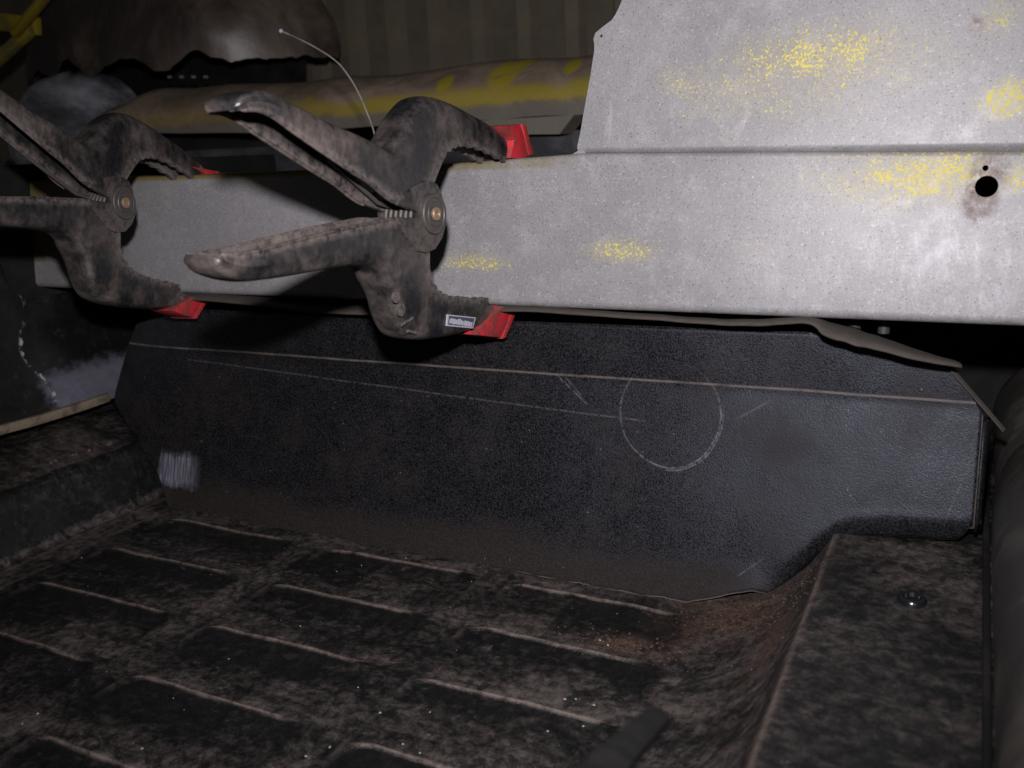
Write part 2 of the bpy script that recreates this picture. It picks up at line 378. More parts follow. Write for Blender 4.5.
def floor_h(x, y):
    z = base_z(x); sd = 1e9
    if -.70 < x < -.15:
        for c in CELLS:
            if c[0] - .03 < x < c[1] + .03 and c[2] - .03 < y < c[3] + .03:
                sd = min(sd, rr(x, y, *c, .016))
    dip = 0
    if sd < .004:
        dip = sstep(.0004, -.0012, sd)
        # dishes are deepest at their far edge and run out towards the near one
        for c in CELLS:
            if c[0] - .004 < x < c[1] + .004 and c[2] - .004 < y < c[3] + .004:
                dip *= .10 + .90 * sstep(c[2], c[3] - .01, y)
    z -= .0019 * dip
    z += .0011 * noise.noise((x * 16, y * 16, 0)) + .0006 * noise.noise((x * 47, y * 47, 3))
    if -.735 > x > -.86: z += .003 * noise.noise((x * 30, y * 14, 8))
    rim = math.exp(-((sd - .0015) / .0022) ** 2) if sd < .02 else 0
    dust = 1
    if sd < .02:
        fy = 1
        for c in CELLS:
            if c[0] - .02 < x < c[1] + .02 and c[2] - .016 < y <= c[3]: fy = (c[3] - y) / .071
        kk = noise.noise((round(x / .17) * 3.1, round(y / .071) * 5.7, 1.5))
        gut = .5 + .9 * noise.noise((x * 11, y * 14, 4.2))
        dust = max(sstep(-.004, .012, sd) * max(.1, min(1, .62 + gut * .4)), min(1, .10 + .45 * kk + .85 * fy ** 1.2))
    return z, dust, rim
xs = []; x = -1.0
while x < .045:
    xs.append(x); x += .0026 if x > -.78 else .008
ys = []; y = .10
while y < 1.02:
    ys.append(y); y += .0011 if .29 < y < .62 else .010
V = []; D = []; E_ = []
for x in xs:
    for y in ys:
        z, du, rim = floor_h(x, y)
        near_row = 0
        e = 0
        for c in CELLS:
            if c[0] < x < c[1] and -.009 < y - c[3] < .004: e = max(e, math.exp(-((y - c[3] - .0003 + .0011 * noise.noise((x * 40, c[3] * 9, 0)) + .006 * max(0, 1 - (x - c[0]) / .016) ** 2) / .0008) ** 2) * sstep(c[0] - .002, c[0] + .012, x) * sstep(c[1], c[1] - .03, x))  # pale line painted where the dish's far wall catches the flash
            if abs(x - c[0]) < .006 and c[2] < y < c[3]: e = max(e, .30 * math.exp(-((x - c[0]) / .0014) ** 2) * sstep(c[2] + .02, c[3] - .01, y))
        e = max(e, 1.0 * math.exp(-((x + .0745 + .002 * noise.noise((y * 25, 0, 0))) / .0021) ** 2))
        if x < -.70: e = max(e, .55 * math.exp(-((x + .728 + .004 * noise.noise((y * 18, 5, 0))) / .0022) ** 2), .3 * math.exp(-((x + .702 + .004 * noise.noise((y * 14, 9, 0))) / .002) ** 2))
        if x > -.15: du = .66 + .3 * sstep(-.075, -.085, x)
        if -.74 > x > -.765: du = 0.12
        if x <= -.765: du = .75
        V.append((x, y, z)); D.append(du); E_.append(e)
fo = mesh_obj('floor', V, grid_faces(len(xs), len(ys)), FLOOR, smooth=60)
for nm, dat in (('dust', D), ('edge', E_)):
    a = fo.data.attributes.new(nm, 'FLOAT', 'POINT'); a.data.foreach_set('value', dat)
tag(fo, kind='structure')
fo['label'] = 'black pressed metal floor pan with dished cells and brown dust'

# side body panel on the left (with curved foot) and the tan trim under it
v = []; pz = [(.086, -.838), (.098, -.838), (.112, -.844), (.13, -.852), (.16, -.858), (.20, -.862), (.26, -.864), (.34, -.868)]
pzc = catmull([Vector((b, 0, a)) for a, b in pz], 4)
py = [.40 + .012 * i for i in range(48)]
for yy in py:
    for p in pzc: v.append((p.x - .05 * max(0, yy - .66) + .0015 * noise.noise((yy * 20, p.z * 20, 2)), yy, min(p.z, .205 + .095 * sstep(.600, .570, yy) + .0001 * p.z)))
so = mesh_obj('side_panel', v, grid_faces(len(py), len(pzc)), SIDE); tag(so, 'black body side panel with painted-on bluish sheen and chipped edge', kind='structure')
vb = [(-.90, .30, -.02), (-.90, 1.05, -.02), (-.90, 1.05, .34), (-.90, .30, .34)]
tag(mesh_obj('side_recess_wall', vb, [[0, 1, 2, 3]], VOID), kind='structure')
# near-black walls stand in for the shaded space behind board and under rail
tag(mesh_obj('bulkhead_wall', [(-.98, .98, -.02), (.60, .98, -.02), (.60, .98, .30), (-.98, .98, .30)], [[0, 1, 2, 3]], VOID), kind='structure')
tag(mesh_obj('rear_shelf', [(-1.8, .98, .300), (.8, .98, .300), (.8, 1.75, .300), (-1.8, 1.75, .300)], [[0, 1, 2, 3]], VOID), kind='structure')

tp = [on_x(px_, py_, -.834) for px_, py_ in ((-40, 442), (0, 430), (30, 422), (60, 413), (85, 405), (108, 397))]
cs = [(-.003, -.0045), (.0025, -.0045), (.004, 0), (.0025, .0045), (-.003, .0045)]
tp = catmull(tp, 4); v = []
for p in tp:
    for a, b in cs: v.append((p.x + a, p.y, p.z + b))
f = grid_faces(len(tp), 5, True) + [[0, 1, 2, 3, 4], list(range(len(v) - 1, len(v) - 6, -1))]
to = mesh_obj('trim_strip', v, f, TRIM); tag(to, 'thin tan trim strip along the foot of the black side panel', 'trim strip')

# ------------------------------------------------------------------ steel rail with upper plate
YR = .66
rail = empty('steel_rail', (-.3, .68, .211), 'grey galvanised steel rail with yellow overspray, gripped by the two clamps', 'rail')
prof = []
def arc(cy, cz, r, a0, a1, n):
    return [(cy + r * math.cos(math.radians(a0 + (a1 - a0) * i / n)), cz + r * math.sin(math.radians(a0 + (a1 - a0) * i / n))) for i in range(n + 1)]
ZB, ZT = .2110, .3215
outer = [(.715, ZB + .004)] + arc(YR + .007, ZB + .007, .007, 270, 180, 7) + [(YR - .0008, (ZB + ZT) / 2)] + arc(YR + .003, ZT - .003, .003, 180, 90, 4) + [(.715, ZT)]
inner = [(.715, ZT - .0016)] + [(a + .0014, min(b, ZT - .0016)) for a, b in reversed(outer[1:-1])] + [(.715, ZB + .0056)]
inner = [(a, max(b, ZB + .0016)) for a, b in inner]
sec = outer + inner
TOPZ = [(-.97, .3235), (-.60, .3225), (-.40, .3235), (-.27, .3280), (.02, .3185), (.35, .3085)]
xsr = [-.97 + .02 * i for i in range(67)]
v = []
for x in xsr:
    for (a, b) in sec:
        xx = x
        if x < -.90: xx = x + max(0, (.262 - b)) * .6 * (1 if x < -.93 else .5)     # end cut back at the bottom corner
        sag = .0006 * noise.noise((x * 5, 1, 0)) + (lerp_tab(TOPZ, x) - ZT) * max(0, min(1, (b - ZB) / (ZT - ZB)))
        v.append((xx, a - .13 * (ZT - b) + .0008 * noise.noise((x * 7, b * 12, 4)), b + sag))
n = len(sec)
f = grid_faces(len(xsr), n, True) + [list(range(n)), list(range(len(v) - 1, len(v) - n - 1, -1))]
body = mesh_obj('rail_body', v, f, RAIL, rail)
def cut(target, cutters):
    for cv, cf in cutters:
        c = mesh_obj('cutter', cv, cf, VOID, smooth=0)
        md = target.modifiers.new('b', 'BOOLEAN'); md.object = c; md.operation = 'DIFFERENCE'; md.solver = 'EXACT'
    bpy.context.view_layer.update()
    me = bpy.data.meshes.new_from_object(target.evaluated_get(bpy.context.evaluated_depsgraph_get()))
    cs_ = [m.object for m in target.modifiers]; target.modifiers.clear(); target.data = me
    for c in cs_: bpy.data.objects.remove(c)
    for p in me.polygons: p.use_smooth = True
    me.set_sharp_from_angle(angle=math.radians(35))
    while len(me.materials) > 1: me.materials.pop()
h1 = on_y(986.5, 186.5, YR - .003); h2 = on_y(985.5, 168, YR - .001)
cut(body, [tube([h1 + Vector((0, -.02, 0)), h1 + Vector((0, .012, 0))], .0066, 28), tube([h2 + Vector((0, -.02, 0)), h2 + Vector((0, .012, 0))], .0018, 14)])
# upper plate standing on the rail, its corner clipped
YP = .669
left = [on_y(*p, YP) for p in ((579, 153), (581, 140), (584, 110), (588, 75), (591, 46), (589, 39), (591, 31), (597, 26), (604, 23), (610, 14), (615, 3), (622, -25), (640, -110))]
ltab = [(p.z, p.x) for p in left]
zs = [.3212 + .0008 * i for i in range(12)]; z = zs[-1]
while z < .52: z += .004; zs.append(z)
ucols = [0, .004, .012, .03, .06, .1] + [.15 + .05 * i for i in range(18)]
v = []
for side in (0, 1):
    for uu in ucols:
        for z in zs:
            x0 = lerp_tab(ltab, z); x = x0 + (.36 - x0) * uu
            roll = max(0, 1 - (z - zs[0]) / .0055); yy = YP - .003 + .0045 * roll * roll + .13 * (z - .33)
            yy += .0012 * noise.noise((x * 6, z * 6, 9)) + side * .0018
            v.append((x, yy, z + (lerp_tab(TOPZ, x) - ZT) * max(0, 1 - (z - zs[0]) / .06)))
nz = len(zs); nu = len(ucols); off = nz * nu
f = grid_faces(nu, nz) + [[off + k for k in reversed(q_)] for q_ in grid_faces(nu, nz)]
for j in range(nz - 1): f.append([j, j + 1, off + j + 1, off + j])
for i in range(nu - 1):
    f.append([i * nz, (i + 1) * nz, off + (i + 1) * nz, off + i * nz])
    f.append([i * nz + nz - 1, (i + 1) * nz + nz - 1, off + (i + 1) * nz + nz - 1, off + i * nz + nz - 1])
plate = mesh_obj('upper_plate', v, f, PLATE, rail, smooth=50)
h3 = on_y(597, 35, YP)
cut(plate, [tube([h3 + Vector((0, -.02, 0)), h3 + Vector((0, .02, 0))], .0011, 12)])
tb = [on_y(*p, YP - .002) for p in ((573, 154), (582, 149), (588, 155))]
vv, ff = prism(tb, Vector((0, -.001, 0)), Vector((0, .001, 0))); mesh_obj('seam_tab', vv, ff, PLATE, rail)
# weld nut and bolt heads hidden under the rail's lower lip
for px_ in (855, 884):
    c0 = on_y(px_, 326, .69); vv, ff = tube([c0 + Vector((0, 0, -.005)), c0 + Vector((0, 0, .012))], .0042, 10)
    mesh_obj('weld_stud', vv, ff, GREYBLUE, rail)

# ------------------------------------------------------------------ black fibre board clamped under the rail
TL = math.radians(15); YC, ZC = .655, .1535
UP = Vector((0, math.sin(TL), math.cos(TL))); BN = Vector((0, -math.cos(TL), math.sin(TL)))
bp0 = Vector((0, YC, ZC))
def on_board(px_, py_):
    p = on_pl(px_, py_, bp0, BN); return p.x, (p - bp0).dot(UP)
bot = [on_board(*p) for p in ((108, 405), (118, 418), (140, 440), (160, 472), (172, 508), (192, 513), (225, 523), (300, 534), (322, 545), (380, 552), (440, 558), (500, 568), (560, 579), (620, 590), (690, 601), (722, 596), (752, 590), (768, 594), (782, 586), (797, 573), (815, 555), (835, 541), (850, 537), (880, 535), (920, 538), (960, 540), (967, 528))]
bot.sort()
XL, XRb = bot[0][0], bot[-1][0]
XR_ = on_board(983, 420)[0]
ttab = [(XL, -.055), (-.80, -.035), (-.785, .004), (-.772, .022), (-.70, .040), (.0 - .1, .046), (-.06, .040), (-.02, .030), (-.005, .026), (XR_, -.004)]
board = empty('fibre_board', (-.39, .61, 0), 'black fibre board with pencilled circle, leaning between floor pan and steel rail', 'board')
NXB, NS = 260, 60; WORN = []; X955 = on_board(955, 540)[0]
def board_pt(x, s, sb):
    """point of the sheet at height s above the crease; the foot bends forward, the part over the crease leans back"""
    wv = .0030 * noise.noise((x * 4, s * 6, 0)) + .0010 * noise.noise((x * 15, s * 15, 5))
    if s > 0:
        p = Vector((x, YC, ZC)) + Vector((0, math.sin(TL * .35), math.cos(TL * .35))) * s
    else:
        p = bp0 + Vector((x, 0, 0)) + UP * s
    fh = .026 - .012 * sstep(-.14, -.08, x); ft = max(0, fh - (s - sb)); p += BN * (ft ** 1.5 / .026 ** .5) * (.22 * min(1, max(.25, (x + .83) * 4)) * sstep(-.10, -.16, x) - .65 * sstep(-.125, -.085, x))
    p += BN * wv * min(1, (s - sb) / .03 + .3)
    # right end wraps back a little, left end falls away
    
    e = max(0, (-.72) - x); p.y += e * e * 1.5
    return p
v = []
for i in range(NXB):
    x = XL + (XR_ - XL) * i / (NXB - 1)
    sb = lerp_tab(bot, x) + .0012 * noise.noise((x * 60, 0, 0)) + .0006 * noise.noise((x * 260, 3, 0)); st_ = max(lerp_tab(ttab, x), sb + .002)
    sbb = lerp_tab(bot, min(x, X955))
    for j in range(NS):
        t = j / (NS - 1); v.append(board_pt(x, sb + (st_ - sb) * t, sbb)); WORN.append(1.0 if j == 0 or i == NXB - 1 else 0.0)
sheet = mesh_obj('sheet', v, grid_faces(NXB, NS), BOARD, board, smooth=80)
a = sheet.data.attributes.new('worn', 'FLOAT', 'POINT'); a.data.foreach_set('value', WORN)
md = sheet.modifiers.new('thickness', 'SOLIDIFY'); md.thickness = .0016; md.offset = -1
sheet.data.materials.append(BOARD_EDGE); md.material_offset_rim = 1
# rolled-out top lip, straight at first, drooping into a torn flap towards the right end
lip_front = [(px_, py_) for px_, py_ in ((120, 303), (200, 300), (330, 313), (420, 313), (520, 311), (620, 317), (700, 323), (760, 325), (808, 323), (825, 335), (850, 343), (880, 350), (920, 360), (962, 367))]
lip_back = [(120, 296), (200, 292), (330, 304), (420, 306), (520, 308), (620, 315), (700, 321), (760, 322), (812, 321), (835, 324), (862, 331), (890, 341), (925, 354), (955, 366)]
fr = catmull([on_y(*p, .634 - .014 * sstep(700, 850, p[0]) * sstep(985, 930, p[0])) for p in lip_front], 6); bk = catmull([on_y(*p, .668) for p in lip_back], 6)
v = []
for i, (a, b) in enumerate(zip(fr, bk)):
    wv = .0008 * noise.noise((i * .35, 0, 1))
    for k in range(5):
        t = k / 4; p = a.lerp(b, t); p.z += .0025 * math.sin(t * math.pi) + wv; v.append(p)
lip = mesh_obj('top_lip', v, grid_faces(len(fr), 5), BOARD_EDGE, board, smooth=60)
md = lip.modifiers.new('thickness', 'SOLIDIFY'); md.thickness = .0016; md.offset = 0
# stiff folded edge strip at the upper right corner
c1, c2, c3 = on_y(951, 371, .650), on_y(978, 402, .645), on_y(1003, 431, .640)
v = []
for p in catmull([c1, c2, c3], 5):
    for a in ((0, 0, -.0007), (.0015, .003, -.0003), (.0015, .003, .0009), (0, 0, .0005)): v.append(p + Vector(a))
nn = len(v) // 4
mesh_obj('corner_strip', v, grid_faces(nn, 4, True) + [[0, 1, 2, 3], [4 * nn - 1, 4 * nn - 2, 4 * nn - 3, 4 * nn - 4]], BOARD_EDGE, board)
# return flange folded back at the right end
pts = [(983, 422), (981, 450), (976, 490), (969, 522), (963, 531)]
a_ = [on_board(*p) for p in pts]
v = []
for k, (x, s) in enumerate(a_):
    p = board_pt(XR_, s, -.088); v += [p + Vector((.0006, -.001, 0)), p + Vector((.0030, .006, .001)), p + Vector((.0040, .012 - .002 * k, 0))]
fl2 = mesh_obj('return_flange', v, grid_faces(len(pts), 3), BOARD, board)
md = fl2.modifiers.new('thickness', 'SOLIDIFY'); md.thickness = .002; md.offset = 0

# ------------------------------------------------------------------ spring clamps
TH = math.radians(3)
CF = Vector((math.sin(TH), math.cos(TH), 0)); CN = Vector((math.cos(TH), -math.sin(TH), 0))
HW = .0150
cp0 = on_y(518, 150, YR + .012)
PIV = on_pl(430, 214, cp0, CN)
def loc(px_, py_):
    p = on_pl(px_, py_, cp0, CN) - PIV; return Vector((p.dot(CF), p.z))
def lever_mesh(name, st, serr, mat, parent, tipn):
    """channel-section lever lofted from handle tip to jaw; st: (outer, inner) pairs in the picture of the near cheek"""
    sh = lambda k: 33 * max(0, 1 - k / 8.0) ** .8 if name == 'u' else 32 * max(0, 1 - k / 8.0) ** .9
    fx = lambda p, k: loc(p[0] + sh(k), p[1] + sh(k) * (.36 if name == 'u' else -.2))
    # the left-hand silhouette belongs to the far cheek: bring the outer wall in by the clamp's width there
    inn = lambda k: lerp_tab([(5, 0), (7.5, 16), (9, 25), (11, 24), (13, 14), (15, 0)] if name == 'u' else [(5.5, 0), (7.5, 14), (8.5, 27), (11, 27), (13.5, 14), (15.5, 0)], k)
    fo_ = lambda a, k: loc(a[0] + sh(k) + inn(k), a[1] + sh(k) * (.36 if name == 'u' else -.2) + (inn(k) * .12 if name == 'u' else 0))
    O = catmull([Vector((*fo_(a, k), 0)) for k, (a, b) in enumerate(st)], 3); I = catmull([Vector((*fx(b, k), 0)) for k, (a, b) in enumerate(st)], 3)
    n = len(O); v = []; t0 = .0032; m = None
    for i in range(n):
        s = i / 3.0; o, q_ = O[i].copy(), I[i].copy()
        e = o - q_; L = max(e.length, .0004); e = e / L
        if serr[0] <= s <= serr[1] and i % 2: q_ += e * .0018; L -= .0018
        hw = HW * (lerp_tab([(0, .55), (.5, .80), (1.0, .93), (2, .99), (3, 1)], s)) * lerp_tab([(0, 1), (10, 1), (st.__len__() - 1, .80)], s)
        r = min(.0085, .48 * L, hw * .8); th = min(t0, .45 * L)
        sec = [(0, hw), (.25 * L, hw), (.5 * L, hw * 1.02), (L - r, hw)]
        sec += [(L - r + r * math.sin(math.radians(a)), hw - r + r * math.cos(math.radians(a))) for a in (22, 45, 68, 90)]
        sec += [(L * 1.0 + .0004, 0)]
        sec = sec + [(a, -b) for a, b in reversed(sec[:-1])]
        ri = max(r - th, .0003); hi = hw - th; Li = L - th
        si = [(0, hi), (.3 * L if .3 * L < Li else Li * .5, hi), (max(Li - ri, Li * .6), hi), (Li - ri * .3, hi - ri * .3), (Li, hi - ri)]
        si = si + [(a, -b) for a, b in reversed(si)]
        sec += list(reversed(si))
        for a, w in sec: p = q_ + e * a; v.append((p.x, -w, p.y))
        m = len(sec)
    f = grid_faces(n, m, True)
    f += [list(range(m)), list(range(n * m - 1, n * m - m - 1, -1))]
    # worn bead along both rims of the handle
    for sg in (1, -1):
        hwv = [HW * lerp_tab([(0, .55), (.5, .80), (1.0, .93), (2, .99), (3, 1)], i / 3.0) for i in range(2, 29)]
        a, b = tube([Vector((I[i].x, -sg * (hwv[i - 2] - .0008), I[i].y)) for i in range(2, 29)], [.0006] + [.0012] * 26, 8)
        k = len(v); v += [tuple(p) for p in a]; f += [[k + i for i in q_] for q_ in b]
    # nub that carries the pad
    b0 = len(v); tp_ = [loc(*p) for p in tipn]
    for w in (.0075, -.0075):
        for p in tp_: v.append((p.x, -w, p.y))
    k = len(tp_); f += [[b0 + i for i in range(k)], [b0 + 2 * k - 1 - i for i in range(k)]] + [[b0 + i, b0 + (i + 1) % k, b0 + k + (i + 1) % k, b0 + k + i] for i in range(k)]
    return v, f
UPPER = [((206, 97), (207, 99)), ((212, 89), (219, 99)), ((225, 83), (234, 101)), ((244, 81), (252, 109)), ((262, 86), (270, 121)), ((289, 99), (293, 136)), ((317, 116), (320, 153)), ((346, 130), (347, 170)), ((360, 139), (370, 183)), ((368, 145), (392, 201)), ((373, 140), (410, 206)), ((379, 132), (424, 199)), ((390, 120), (434, 185)), ((405, 105), (440, 171)), ((422, 96), (447, 157)), ((440, 96), (455, 150)), ((460, 103), (464, 147)), ((477, 112), (478, 149)), ((495, 122), (491, 154)), ((508, 133), (505, 161)), ((512, 137), (509, 162))]
LOWER = [((187, 262.5), (188, 261)), ((192, 270), (200, 260.5)), ((205, 280), (216, 259)), ((229, 286), (236, 256)), ((254, 284), (256, 251)), ((287, 279), (287, 243)), ((321, 272), (319, 235)), ((340, 268), (345, 229)), ((353, 266), (375, 223)), ((357, 272), (403, 219)), ((361, 282), (424, 232)), ((369, 298), (430, 250)), ((379, 317), (431, 268)), ((389, 330), (436, 282)), ((402, 338), (443, 291)), ((424, 341), (452, 295)), ((445, 339), (462, 296.5)), ((467, 335), (475, 297)), ((484, 329), (486, 297)), ((492, 325), (492, 298))]
def ear(parent, name, pts, w0, w1, mat):
    """pair of cheek plates round the pivot"""
    v = []; f = []
    for sgn in (1, -1):
        o = [Vector((p.x, -sgn * w0, p.y)) for p in pts]
        a, b = prism(o, Vector((0, 0, 0)), Vector((0, -sgn * (w1 - w0), 0)))
        k = len(v); v += a; f += [[k + i for i in q_] for q_ in b]
    return v, f
def circ(r, n=36, c=(0, 0)): return [Vector((c[0] + r * math.cos(2 * math.pi * i / n), c[1] + r * math.sin(2 * math.pi * i / n))) for i in range(n)]
def build_clamp():
    root = empty('spring_clamp')
    up = None
    v, f = lever_mesh('u', UPPER, (13.7, 19.2), NYLON, root, [(506, 134), (513, 137), (521, 145), (521, 155), (509, 157)])
    up = mesh_obj('upper_lever', v, f, NYLON, root, 38, True)
    v, f = lever_mesh('l', LOWER, (12.5, 18.5), NYLON, root, [(488, 301), (505, 309), (506, 316), (490, 325)])
    lo = mesh_obj('lower_lever', v, f, NYLON, root, 38, True)
    # cheeks
    e1 = [loc(*p) for p in ((396, 203), (404, 194), (416, 185), (427, 180), (436, 184), (441, 194), (443, 208), (441, 224), (433, 234), (424, 228), (417, 212))]
    v, f = ear(root, 'cheek', e1, HW - .004, HW + .0012, NYLON); mesh_obj('cheek', v, f, NYLON, up, 35, True, .0006)
    e2 = [loc(*p) for p in ((394, 219), (405, 236), (416, 251), (424, 253), (433, 249), (440, 238), (444, 222), (443, 207), (437, 196), (427, 194), (419, 204), (416, 217))]
    v, f = ear(root, 'cheek', e2, HW - .002, HW + .0024, NYLON); mesh_obj('cheek', v, f, NYLON, lo, 35, True, .0008)
    # pivot boss: stepped round washers, then the rivet head
    def lathe(rs, sgn):
        vv = []; n_ = 36
        for r, w in rs:
            for k in range(n_): a = 2 * math.pi * k / n_; vv.append((r * math.cos(a), -sgn * w, r * math.sin(a)))
        return vv, grid_faces(len(rs), n_, True) + [list(range(n_)), list(range(len(vv) - 1, len(vv) - n_ - 1, -1))]
    for sgn in (1, -1):
        vv, ff = lathe([(.0140, HW), (.0140, HW + .0040), (.0134, HW + .0047), (.0112, HW + .0047), (.0108, HW + .0040), (.0086, HW + .0042), (.0080, HW + .0048), (.006, HW + .0044)], sgn)
        bo = mesh_obj('pivot_boss', vv, ff, BOSS, root, 30, True)
        vv, ff = lathe([(.0046, HW + .003), (.0046, HW + .0058), (.0042, HW + .0064), (.0028, HW + .0064), (.0024, HW + .0056), (.0012, HW + .0056), (.0010, HW + .0050)], sgn)
        mesh_obj('rivet', vv, ff, RIVET, bo, 30, True)
    # torsion spring coil and its two legs
    path = []
    for i in range(150):
        a = i / 150 * 2 * math.pi * 6; path.append(Vector((-.006 + .0105 * math.cos(a), -.0125 + .025 * i / 150, .0105 * math.sin(a) - .001)))
    vv, ff = tube(path, .0016, 8)
    k = len(vv)
    for sgn in (1, -1):
        y0 = sgn * .006
        pts_ = [Vector((-.008, y0, .004 * sgn)), Vector((-.03, y0, .010 * sgn if sgn > 0 else -.004)), Vector((-.075, y0, .040 if sgn > 0 else -.009))]
        a, b = tube(pts_, .0016, 8); k = len(vv); vv += a; ff += [[k + i for i in q_] for q_ in b]
    mesh_obj('spring', vv, ff, SPRING, root, 60, True)
    # red pads under the jaw tips: shallow cups with a thicker rim
    def pad(par, pts, rim):
        pr = [loc(*p) for p in pts]; o = [Vector((p.x, -.0135, p.y)) for p in pr]
        v, f = prism(o, Vector((0, 0, 0)), Vector((0, .027, 0)))
        return mesh_obj('pad', v, f, RED, par, 35, True, .0009)
    pu = pad(up, [(500, 126), (522, 124), (533, 154), (526, 159), (512, 158), (516, 140)], None)
    v, f = prism([Vector((p.x, -.0142, p.y)) for p in [loc(*k) for k in ((523, 124), (527, 125), (535, 154), (530, 155))]], Vector((0, 0, 0)), Vector((0, .0284, 0)))
    mesh_obj('pad_rim', v, f, RED, up, 35, True, .0006)
    pl_ = pad(lo, [(477, 335), (503, 338), (515, 311), (505, 306), (493, 316)], None)
    v, f = prism([Vector((p.x, -.0142, p.y)) for p in [loc(*k) for k in ((503, 339), (507, 338), (518, 311), (514, 309))]], Vector((0, 0, 0)), Vector((0, .0284, 0)))
    mesh_obj('pad_rim', v, f, RED, lo, 35, True, .0006)
    return root, up, lo
def sticker(lo):
    """small pale framed maker's plate, print too worn to read"""
    A, B, C, D_ = [loc(*p) for p in ((448.5, 314.5), (477, 317.5), (474, 328.5), (447.5, 326))]
    wd_ = HW * .862
    def quad(u0, u1, v0, v1, dw, mat, nm, par):
        pts_ = []
        for a, b in ((u0, v0), (u1, v0), (u1, v1), (u0, v1)):
            p = A.lerp(B, a).lerp(D_.lerp(C, a), b); pts_.append(Vector((p.x, -wd_ - dw, p.y)))
        v, f = prism(pts_, Vector((0, .0008, 0)), Vector((0, 0, 0))); return mesh_obj(nm, v, f, mat, par, 0, True)
    s = quad(0, 1, 0, 1, .0012, STK, 'maker_plate', lo)
    quad(.05, .95, .10, .88, .0014, STK_D, 'plate_field', lo)
    random.seed(3); u = .09
    vv = []; ff = []
    while u < .88:
        wq = random.uniform(.020, .045); v0, v1 = (.34, .78) if u < .5 else (.42, .86)
        if u < .08: v0 = .2
        for (a, b, c_, d_) in ((u, u + wq, v0 + random.uniform(-.06, .05), v1 + random.uniform(-.05, .04)),):
            pts_ = []
            for g, h in ((a, c_), (b, c_), (b, d_), (a, d_)):
                p = A.lerp(B, g).lerp(D_.lerp(C, g), h); pts_.append(Vector((p.x, -wd_ - .0017, p.y)))
            k = len(vv); a2, b2 = prism(pts_, Vector((0, .0006, 0)), Vector((0, 0, 0))); vv += a2; ff += [[k + i for i in q_] for q_ in b2]
        u += wq + random.uniform(.018, .03)
    mesh_obj('plate_print', vv, ff, STK, lo, 0, True)
    # moulded circles and bars low on the jaw
    for (cx, cy, r) in ((396, 297, .0040), (401, 310, .0044)):
        c_ = loc(cx, cy); vv = [(c_.x + r * math.cos(a * math.pi / 10), -HW * .955 - dz, c_.y + r * math.sin(a * math.pi / 10)) for dz in (0, .0010) for a in range(20)]
        mesh_obj('moulded_mark', vv, grid_faces(2, 20, True) + [list(range(20)), list(range(39, 19, -1))], NYLON, lo, 30, True)
    for (a, b) in (((403, 325), (414, 318)), ((409, 331), (417, 333))):
        p, q_ = loc(*a), loc(*b); vv, ff = tube([Vector((p.x, -HW * .915, p.y)), Vector((q_.x, -HW * .915, q_.y))], .0013, 8)
        mesh_obj('moulded_mark', vv, ff, NYLON, lo, 40, True)
def copy_tree(o, parent=None):
    c = o.copy(); COL.objects.link(c); c.parent = parent
    for ch in [k for k in bpy.data.objects if k.parent == o]: copy_tree(ch, c)
    return c
clampR, upR, loR = build_clamp()
clampL = copy_tree(clampR)
sticker(loR)
clampR.location = PIV - CN * HW; clampR.rotation_euler.z = math.pi / 2 - TH
tag(clampR, 'larger, nearer black spring clamp with pale maker plate and both handles in view', 'clamp', 'spring clamps on the steel rail')
THL = math.radians(-5); CNL = Vector((math.cos(THL), -math.sin(THL), 0))
clampL.location = on_y(121, 203, .562) - CNL * HW; clampL.rotation_euler.z = math.pi / 2 - THL; clampL.scale = (.90, 1, 1)
tag(clampL, 'farther black spring clamp whose handles run out of the picture on the left', 'clamp', 'spring clamps on the steel rail')
for ch in clampL.children:
    if ch.name.startswith('lower'):
        ch.rotation_euler.y = math.radians(7)
        for g in ch.children:
            if g.name.startswith('pad'):
                c_ = loc(508, 318); g.scale = (.82, 1, .82); g.location = (c_.x * .18, 0, c_.y * .18)
    if ch.name.startswith('upper'):
        ch.rotation_euler.y = math.radians(9.5)
        for g in ch.children:                      # this pad is squashed flat on the rail
            if g.name.startswith('pad'):
                z0 = loc(516, 158).y; g.scale.z = .45; g.location.z = z0 * .55

# ------------------------------------------------------------------ things behind the rail
beam = []
xsb = [-1.30 + .025 * i for i in range(44)]
pr = [(1.10, .372), (1.095, .392), (1.098, .408), (1.115, .425), (1.15, .442), (1.20, .446), (1.25, .43), (1.26, .372)]
prc = catmull([Vector((a, b, 0)) for a, b in pr], 3)
for x in xsb:
    e = sstep(-1.30, -1.22, x)
    for p in prc: beam.append((x, p.x + .006 * noise.noise((x * 6, p.x * 8, 0)), .40 + (p.y - .40) * (.45 + .55 * e) + .007 * noise.noise((x * 9, p.y * 14, 2)) + .012 * sstep(-.9, -1.3, x)))
nb = len(prc)
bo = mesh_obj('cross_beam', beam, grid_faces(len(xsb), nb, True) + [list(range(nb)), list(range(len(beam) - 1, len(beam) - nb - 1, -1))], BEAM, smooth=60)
tag(bo, 'dusty brown cross beam with a yellow painted edge behind the rail', 'beam')
v = [(-1.6, 1.13, .29), (.6, 1.13, .29), (.6, 1.13, .352), (-1.6, 1.13, .352)]
vv, ff = prism([Vector(p) for p in v], Vector((0, 0, 0)), Vector((0, .02, 0)))
tag(mesh_obj('shelf_step', vv, ff, GREYBLUE), 'grey blue pressed step below the dusty beam', kind='structure')
